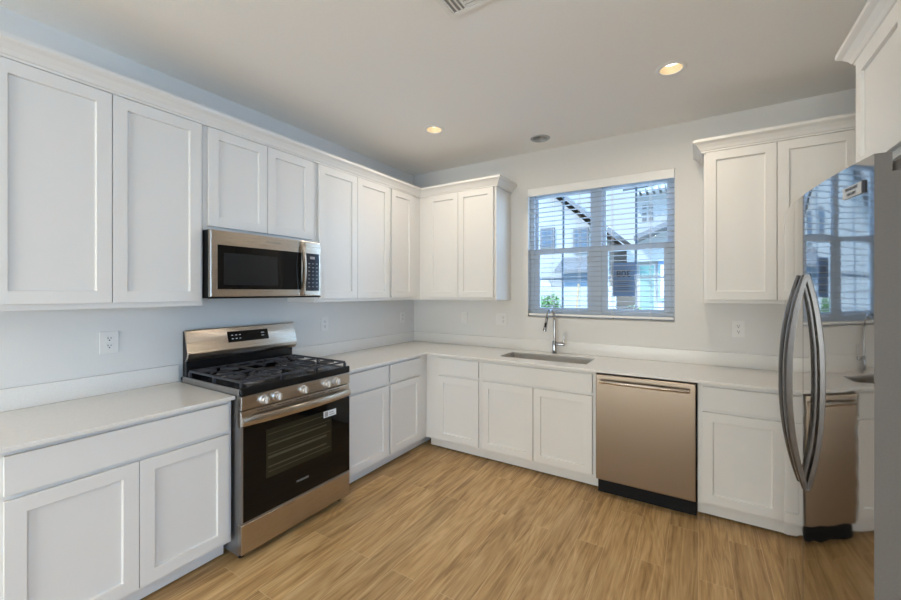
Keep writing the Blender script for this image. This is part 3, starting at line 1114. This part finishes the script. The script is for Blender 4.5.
    for i in range(3):
        a0 = y0+0.015+w3*i+0.003
        a1 = a0+w3-0.006
        g = MB()
        xa, xb = 0.105, 0.662
        zt, th = 0.962, 0.011
        def bar(p, q, wd=0.012):
            p, q = Vector(p), Vector(q)
            d = (q-p).normalized()
            n_ = Vector((-d.y, d.x))*wd/2
            g.hexa([(p.x+n_.x, p.y+n_.y, zt-th), (q.x+n_.x, q.y+n_.y, zt-th), (q.x-n_.x, q.y-n_.y, zt-th), (p.x-n_.x, p.y-n_.y, zt-th),
                    (p.x+n_.x*.7, p.y+n_.y*.7, zt), (q.x+n_.x*.7, q.y+n_.y*.7, zt), (q.x-n_.x*.7, q.y-n_.y*.7, zt), (p.x-n_.x*.7, p.y-n_.y*.7, zt)])
        am, xm = (a0+a1)/2, (xa+xb)/2
        bar((xa, a0), (xb, a0))
        bar((xa, a1), (xb, a1))
        bar((xa, a0), (xa, a1))
        bar((xb, a0), (xb, a1))
        if i == 1:
            for xx in (0.22, 0.50):
                bar((xx, a0), (xx, a1))
            bar((xa, am), (0.30, am))
            bar((0.42, am), (xb, am))
            for sy in (-1, 1):
                bar((xm, am+sy*0.06), (xm, am+sy*(a1-am)))
        else:
            bar((xm, a0), (xm, a1))
            for cx in (0.20, 0.52):
                bar((cx, a0), (cx, am-0.026))
                bar((cx, a1), (cx, am+0.026))
                bar((cx-0.03, am), (xa if cx < xm else xm, am))
                bar((cx+0.03, am), (xm if cx < xm else xb, am))
                for sx_ in (-1, 1):
                    for sy in (-1, 1):
                        bar((cx+sx_*0.028, am+sy*0.028), (cx+sx_*0.075, am+sy*0.085), 0.010)
        for xx in (xa, xm, xb):
            for yy in (a0, a1):
                g.box(xx-0.007, xx+0.007, yy-0.007, yy+0.007, 0.9165, zt-th)
        g.build('burner_grate', 'iron', t)
    # backguard
    bgd = MB()
    prof = [(0.032, 0.90), (0.075, 0.90), (0.075, 1.013), (0.084, 1.016), (0.102, 1.062), (0.062, 1.196), (0.032, 1.196)]
    bgd.prism(prof, y0+0.010, y1-0.010, lambda a, b, d: (a, d, b)).build('rear_riser', 'black', t)
    bk = MB()
    bk.prism([(0.086, 1.014), (0.098, 1.016), (0.118, 1.040), (0.122, 1.062), (0.080, 1.200), (0.074, 1.205), (0.068, 1.203), (0.106, 1.062)], y0, y1, lambda a, b, d: (a, d, b))
    bo = bk.build('backguard', 'steel', t, bevel=0.002)
    # tilted console display
    n_ = Vector((0.138, 0, 0.042)).normalized()
    up = Vector((-0.042, 0, 0.138)).normalized()
    c0 = Vector((0.122, 0, 1.062))

    def tilt(a, s, d):
        p = c0+up*s+n_*d
        return (p.x, a, p.z)
    dp = pbox(MB(), tilt, -2.140, -1.852, 0.045, 0.118, 0.0002, 0.002).build('display', 'black_glass', bo)
    kk = MB()
    for r in range(2):
        for q in range(3):
            a = -2.115+0.026*q
            pbox(kk, tilt, a, a+0.011, 0.066+0.024*r, 0.0705+0.024*r, 0.002, 0.0024)
    for q in range(2):
        pbox(kk, tilt, -1.905, -1.885+0.004*q, 0.072+0.020*q, 0.076+0.020*q, 0.002, 0.0024)
    kk.build('display_marks', 'ink', dp)  # dots and dashes in place of readable display text
    pbox(MB(), plane_x(0.118), -2.12, -1.88, 1.032, 1.038, 0.0, 0.002).build('oven_vent_trim', 'grey_metal', bo)
    return t


gas_range()


# ------------------------------------------------------------------ MICROWAVE
def microwave():
    y0, y1 = -2.400, -1.634
    t = thing('microwave_oven', (0.2, (y0+y1)/2, 1.402), 'stainless steel over-the-range microwave hung under the short wall cabinet', 'microwave')
    MB().box(0.002, 0.374, y0+0.003, y1-0.003, 1.403, 1.797).build('body', 'black_matte', t, bevel=0.003)
    P = plane_x(0.375)
    yd = -1.772
    dr = pbox(MB(), P, y0, yd-0.001, 1.412, 1.795, 0, 0.03).build('door', 'steel', t, bevel=0.004, seg=2)
    pbox(MB(), P, y0, y1, 1.402, 1.4115, 0, 0.026).build('bottom_strip', 'black_matte', t)
    wg = pbox(MB(), P, -2.362, -1.800, 1.456, 1.712, 0.03, 0.0312).build('door_glass', 'black_glass', dr)
    pbox(MB(), P, -2.328, -1.985, 1.482, 1.668, 0.0312, 0.0316).build('viewing_screen', 'screen_glass', wg)
    cp = pbox(MB(), P, yd, y1, 1.412, 1.795, 0, 0.03).build('control_column', 'steel', t, bevel=0.004)
    kp = pbox(MB(), P, -1.764, -1.652, 1.448, 1.712, 0.03, 0.0312).build('keypad', 'key_glass', cp)
    pbox(MB(), P, -1.730, -1.690, 1.672, 1.690, 0.0312, 0.0315).build('clock_display', 'ink_grey', kp)
    ks = MB()
    for r in range(7):
        for q in range(3):
            a = -1.745+0.033*q
            z = 1.640-0.027*r
            pbox(ks, P, a, a+0.015, z-0.004, z+0.004, 0.0312, 0.0315)
    ks.build('key_marks', 'ink_dim', kp)
    h = MB()
    frs = []
    N = 18
    for i in range(N+1):
        u = i/N
        z = 1.418+(1.788-1.418)*u
        x = 0.404+0.030*(1-(2*u-1)**2)
        yy = -1.800
        w = 0.0135
        frs.append([(x, yy-w, z), (x+0.012, yy-w*0.9, z), (x+0.016, yy, z), (x+0.012, yy+w*0.9, z), (x, yy+w, z)])
    h.ribbon(frs).build('handle', 'steel', dr, smooth=True)
    text('maker_lettering', 'FRIGIDAIRE', 0.020, 'ink_grey', dr, (0.4053, -2.012, 1.758), (PI/2, 0, PI/2))


microwave()


# ------------------------------------------------------------------ DISHWASHER
def dishwasher():
    x0, x1 = 2.116, 2.718
    t = thing('dishwasher', (2.417, -0.3, 0), 'stainless steel dishwasher with a bar handle under the counter', 'dishwasher')
    MB().box(x0+0.002, x1+0.006, -0.60, -0.02, 0.10, 0.866).build('tub', 'black_matte', t)
    MB().box(x0+0.002, x1+0.004, -0.575, -0.10, 0.0, 0.099).build('kick_plate', 'black_matte', t)
    P = plane_y(-0.60)
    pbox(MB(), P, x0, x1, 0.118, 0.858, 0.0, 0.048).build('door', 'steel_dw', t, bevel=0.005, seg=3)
    h = MB()
    frs = []
    N = 22
    for i in range(N+1):
        u = i/N
        x = 2.148+(2.684-2.148)*u
        y = -0.668-0.014*(1-(2*u-1)**2)
        frs.append([(x, y-0.010, 0.803), (x, y-0.014, 0.813), (x, y-0.010, 0.823), (x, y, 0.826), (x, y+0.004, 0.813), (x, y, 0.800)])
    ho = h.ribbon(frs).build('handle', 'steel', t, smooth=True)
    for x in (2.165, 2.667):
        MB().box(x-0.012, x+0.012, -0.672, -0.6475, 0.806, 0.820).build('handle_post', 'steel', ho)


dishwasher()


# ------------------------------------------------------------------ REFRIGERATOR
def refrigerator():
    yn, wd = -2.200, 0.905
    yf = yn+wd
    xe = 3.087
    t = thing('refrigerator', (xe, yn, 0.0), 'tall stainless steel side-by-side refrigerator with bowed door fronts at the right edge', 'refrigerator')
    xb = 3.185
    MB().box(xb, 3.80, yn+0.004, yf-0.004, 0.02, 1.745).build('body', 'fridge_side', t, bevel=0.004)
    ft = MB()
    ft.box(xb+0.02, xb+0.06, yn+0.03, yf-0.03, 0.0, 0.02)
    ft.box(3.70, 3.76, yn+0.03, yf-0.03, 0.0, 0.02)
    ft.build('foot', 'black_matte', t)
    MB().box(3.12, xb, yn+0.02, yf-0.02, 0.022, 0.075).build('base_grille', 'black_matte', t)
    sag = 0.034
    ys = yn+wd*0.50
    xfr = lambda y: xe - sag*(1-abs((y-yn-wd/2)/(wd/2))**2.0)
    ZT, ZBm = 1.776, 0.085

    def leaf(name, ya, yb, notch):
        m = MB()
        N = 28
        r = 0.006
        front = []
        for i in range(N+1):
            y = ya+(yb-ya)*i/N
            front.append((xfr(y), y))
        poly = front+[(xb-0.012, yb), (xb-0.012, ya)]
        m.prism(poly, ZBm, ZT-0.046, lambda a, b, d: (a, b, d))
        # top band, cut back where the hinge sits
        back = 3.118
        if notch == 'near':
            poly2 = front+[(xb-0.012, yb), (xb-0.012, ya+0.10), (back, ya+0.10), (back, ya)]
        else:
            poly2 = front+[(back, yb), (back, yb-0.10), (xb-0.012, yb-0.10), (xb-0.012, ya)]
        m.prism(poly2, ZT-0.046, ZT, lambda a, b, d: (a, b, d))
        bmesh.ops.remove_doubles(m.bm, verts=m.bm.verts, dist=1e-5)
        o = m.build(name, 'fridge', t)
        o.data.materials.append(M['fridge_side'])
        for p in o.data.polygons:
            c = p.normal
            if c.x > -0.85:
                p.material_index = 1
            else:
                p.use_smooth = True
        o.data.set_sharp_from_angle(angle=math.radians(30))
        return o
    g = 0.003
    near = leaf('door', yn, ys-g, 'near')
    far = leaf('door', ys+g, yf, 'far')
    MB().box(3.10, xb-0.013, ys-g, ys+g, ZBm, ZT-0.02).build('door_gasket', 'black_matte', t)
    for o, y in ((near, ys-0.034), (far, ys+0.034)):
        h = MB()
        frs = []
        N = 30
        z0, z1 = 0.772, 1.500
        for i in range(N+1):
            u = i/N
            z = z0+(z1-z0)*u
            b = (1-abs(2*u-1)**2.2)
            x = xfr(y)-0.002-0.047*b
            w = 0.0125+0.003*b
            th = 0.016+0.006*b
            frs.append([(x+th*0.5, y-w, z), (x-th*0.25, y-w, z), (x-th*0.5, y-w*0.5, z), (x-th*0.5, y+w*0.5, z), (x-th*0.25, y+w, z), (x+th*0.5, y+w, z)])
        h.ribbon(frs).build('handle', 'dark_metal', o, smooth=True)
    # hinge covers
    for y in (yn+0.045, yf-0.045):
        hc = MB()
        hc.lathe([(0.013, 0), (0.013, 0.026), (0.011, 0.030), (0, 0.030)], (3.145, y, ZT-0.045))
        hc.box(3.145, 3.27, y-0.02, y+0.02, 1.7455, 1.7695)
        hc.build('hinge_cover', 'fridge_side', t, bevel=0.002)
    # badge on the near door
    ya, yb = yn+0.040, yn+0.132
    loops = []
    bd = MB()
    for y in (ya, (ya+yb)/2, yb):
        x = xfr(y)
        loops.append([(x+0.001, y, 1.692), (x-0.0035, y, 1.692), (x-0.0035, y, 1.722), (x+0.001, y, 1.722)])
    b = bd.ribbon(loops).build('badge', 'badge_silver', near)
    MB().hexa([(xfr(ya)-0.0042+dx_, ya+dy_, z_) for z_ in (1.6915, 1.7225) for dx_, dy_ in ((0, -0.004), (0.005, -0.004), (0.005, 0.003), (0, 0.003))]).build('badge_end', 'ink_dark', b)
    ang = math.atan2(xfr(yb)-xfr(ya), yb-ya)
    yc = (ya+yb)/2
    rot = (PI/2, 0, -PI/2-ang)
    text('badge_lettering', 'FRIGIDAIRE', 0.0118, 'ink_dark', b, (xfr(yc)-0.0048, yc, 1.7135), rot, 0.0003)
    text('badge_lettering', 'GALLERY', 0.0105, 'ink_dark', b, (xfr(yc)-0.0048, yc, 1.700), rot, 0.0003)
    t.rotation_euler = (0, 0, math.radians(2.3))
    return t


refrigerator()


# ------------------------------------------------------------------ OUTSIDE
tag(MB().box(-30, 40, 0.3, 60, -0.35, -0.20).build('ground_outside', 'ground'), kind='structure')


def house_left():
    t = thing('neighbor_house', (-1.6, 8.0, -0.2), 'white gabled house seen through the left half of the window', 'house')
    # gable end wall facing the kitchen
    w = MB()
    poly = [(-4.6, -0.2), (0.45, -0.2), (0.45, 3.05), (-2.05, 5.35), (-4.6, 3.05)]
    w.prism(poly, 8.0, 16.0, lambda a, b, d: (a, d, b))
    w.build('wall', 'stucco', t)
    r = MB()
    for sg_, xe_ in ((1, 0.80), (-1, -4.95)):
        a, b = (-2.05, 5.47), (xe_, 2.93 if sg_ > 0 else 2.88)
        r.prism([a, b, (b[0], b[1]+0.14), (a[0], a[1]+0.16)], 7.65, 16.2, lambda p, q, d: (p, d, q))
    r.build('roof', 'fascia', t)
    for (x0, x1, z0, z1) in ((-0.30, 0.12, 2.55, 3.25), (-1.28, -0.86, 2.75, 3.35)):
        f_ = MB()
        f_.box(x0, x1, 7.93, 8.0, z0, z1)
        fo = f_.build('window', 'fascia', t)
        m = MB()
        xm = (x0+x1)/2
        zm = (z0+z1)/2
        for a, b in ((x0+0.05, xm-0.015), (xm+0.015, x1-0.05)):
            for c, d in ((z0+0.05, zm-0.015), (zm+0.015, z1-0.05)):
                m.box(a, b, 7.92, 7.93, c, d)
        m.build('pane', 'house_glass', fo)
    MB().prism([(7.2, 2.05), (8.0, 2.42), (8.0, 2.30), (7.2, 1.95)], -0.62, 0.40, lambda p, q, d: (d, p, q)).build('side_roof', 'fascia', t)
    MB().box(-0.50, 0.32, 7.5, 8.0, -0.2, 1.95).build('side_bay', 'slate', t)
    # arched porch and garage bay at the foot
    a = MB()
    pts = [(-1.55, -0.2), (-0.95, -0.2), (-0.95, 1.55)]
    for k in range(9):
        an = PI*k/8
        pts.append((-1.25+0.30*math.cos(an), 1.55+0.30*math.sin(an)))
    pts.append((-1.55, 1.55))
    a.prism(pts, 7.96, 8.0, lambda p, q, d: (p, d, q))
    a.build('arched_doorway', 'stucco_tan', t)


house_left()


def house_right():
    t = thing('neighbor_house', (2.6, 9.0, -0.2), 'white two-storey house with tiled eave seen through the right half of the window', 'house')
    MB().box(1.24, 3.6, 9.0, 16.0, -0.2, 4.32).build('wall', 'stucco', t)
    MB().box(1.0, 3.7, 8.82, 9.0, 2.30, 2.62).build('porch_beam', 'stucco', t)
    r = MB()
    r.hexa([(0.95, 8.45, 4.28), (3.9, 8.45, 4.60), (3.9, 16.3, 6.5), (0.95, 16.3, 6.2), (0.95, 8.45, 4.40), (3.9, 8.45, 4.72), (3.9, 16.3, 6.62), (0.95, 16.3, 6.32)])
    ro = r.build('roof', 'fascia', t)
    tl = MB()
    for k in range(15):
        x = 0.98+0.2*k
        tl.cyl((x, 8.36, 4.44+0.108*(x-0.95)), (x, 10.4, 4.93+0.108*(x-0.95)), 0.10, 8)
    tl.build('roof_tiles', 'tile', ro)
    cb = MB()
    for k in range(17):
        x = 1.26+0.16*k
        cb.box(x, x+0.09, 8.50, 8.99, 4.13+0.108*(x-0.95), 4.27+0.108*(x-0.95))
    cb.build('eave_trim', 'corbel', ro)
    v = MB()
    for i in range(2):
        for j in range(3):
            v.box(1.39+0.17*i, 1.50+0.17*i, 8.98, 9.0, 3.48+0.17*j, 3.59+0.17*j)
    v.build('gable_vent', 'fascia', t)
    lw = MB()
    lw.prism([(1.25, 2.86), (2.55, 3.38), (3.75, 2.86), (3.75, 2.98), (2.55, 3.52), (1.25, 2.98)], 8.3, 9.0, lambda a, b, d: (a, d, b))
    lw.build('porch_gable', 'fascia', t)
    d = MB().box(1.30, 1.73, 8.93, 9.0, 0.0, 2.22).build('front_door', 'stucco', t)
    MB().box(1.345, 1.69, 8.90, 8.93, 0.0, 2.18).build('door_leaf', 'green_door', d)
    w = MB().box(1.80, 2.10, 8.94, 9.0, 1.18, 2.30).build('window', 'sign_blue', t)
    MB().box(1.86, 2.04, 8.92, 8.94, 1.26, 2.22).build('pane', 'ink', w)


house_right()


def bush(loc, r, hc, label, seed):
    rnd = random.Random(seed)
    m = MB()
    for k in range(900):
        a, b = rnd.uniform(0, 2*PI), math.acos(rnd.uniform(-1, 1))
        rr = r*rnd.uniform(0.55, 1.0)
        c = Vector((loc[0]+rr*math.sin(b)*math.cos(a), loc[1]+rr*math.sin(b)*math.sin(a), loc[2]+hc+rr*math.cos(b)*1.5))
        u = Vector((rnd.uniform(-1, 1), rnd.uniform(-1, 1), rnd.uniform(-1, 1))).normalized()*0.045
        w = u.cross(Vector((rnd.uniform(-1, 1), rnd.uniform(-1, 1), 1))).normalized()*0.028
        m.quad(c-u, c+w, c+u, c-w)
    t = thing('garden_bush', loc, label, 'bush')
    m.build('foliage', 'bush', t)
    MB().tube([(loc[0], loc[1], loc[2]), (loc[0]+0.02, loc[1], loc[2]+hc)], [0.03, 0.015], 8).build('stem', 'wood_stake', t)


bush((-0.05, 5.0, -0.2), 0.34, 1.10, 'green leafy bush outside the lower left window pane', 3)
bush((1.66, 5.0, -0.2), 0.30, 0.92, 'small yellow-green bush outside below the blue sign', 5)
gw = MB().box(-0.60, 1.15, 6.0, 6.15, -0.2, 1.56).build('garden_wall', 'stucco')
tag(gw, 'low white garden wall outside the lower left window pane', 'wall')
st = MB().hexa([(0.30, 5.4, -0.2), (0.34, 5.4, -0.2), (0.34, 5.44, -0.2), (0.30, 5.44, -0.2), (0.46, 5.4, 1.62), (0.50, 5.4, 1.62), (0.50, 5.44, 1.62), (0.46, 5.44, 1.62)]).build('wooden_stake', 'wood_stake')
tag(st, 'leaning wooden stake outside the lower left window pane', 'stake')
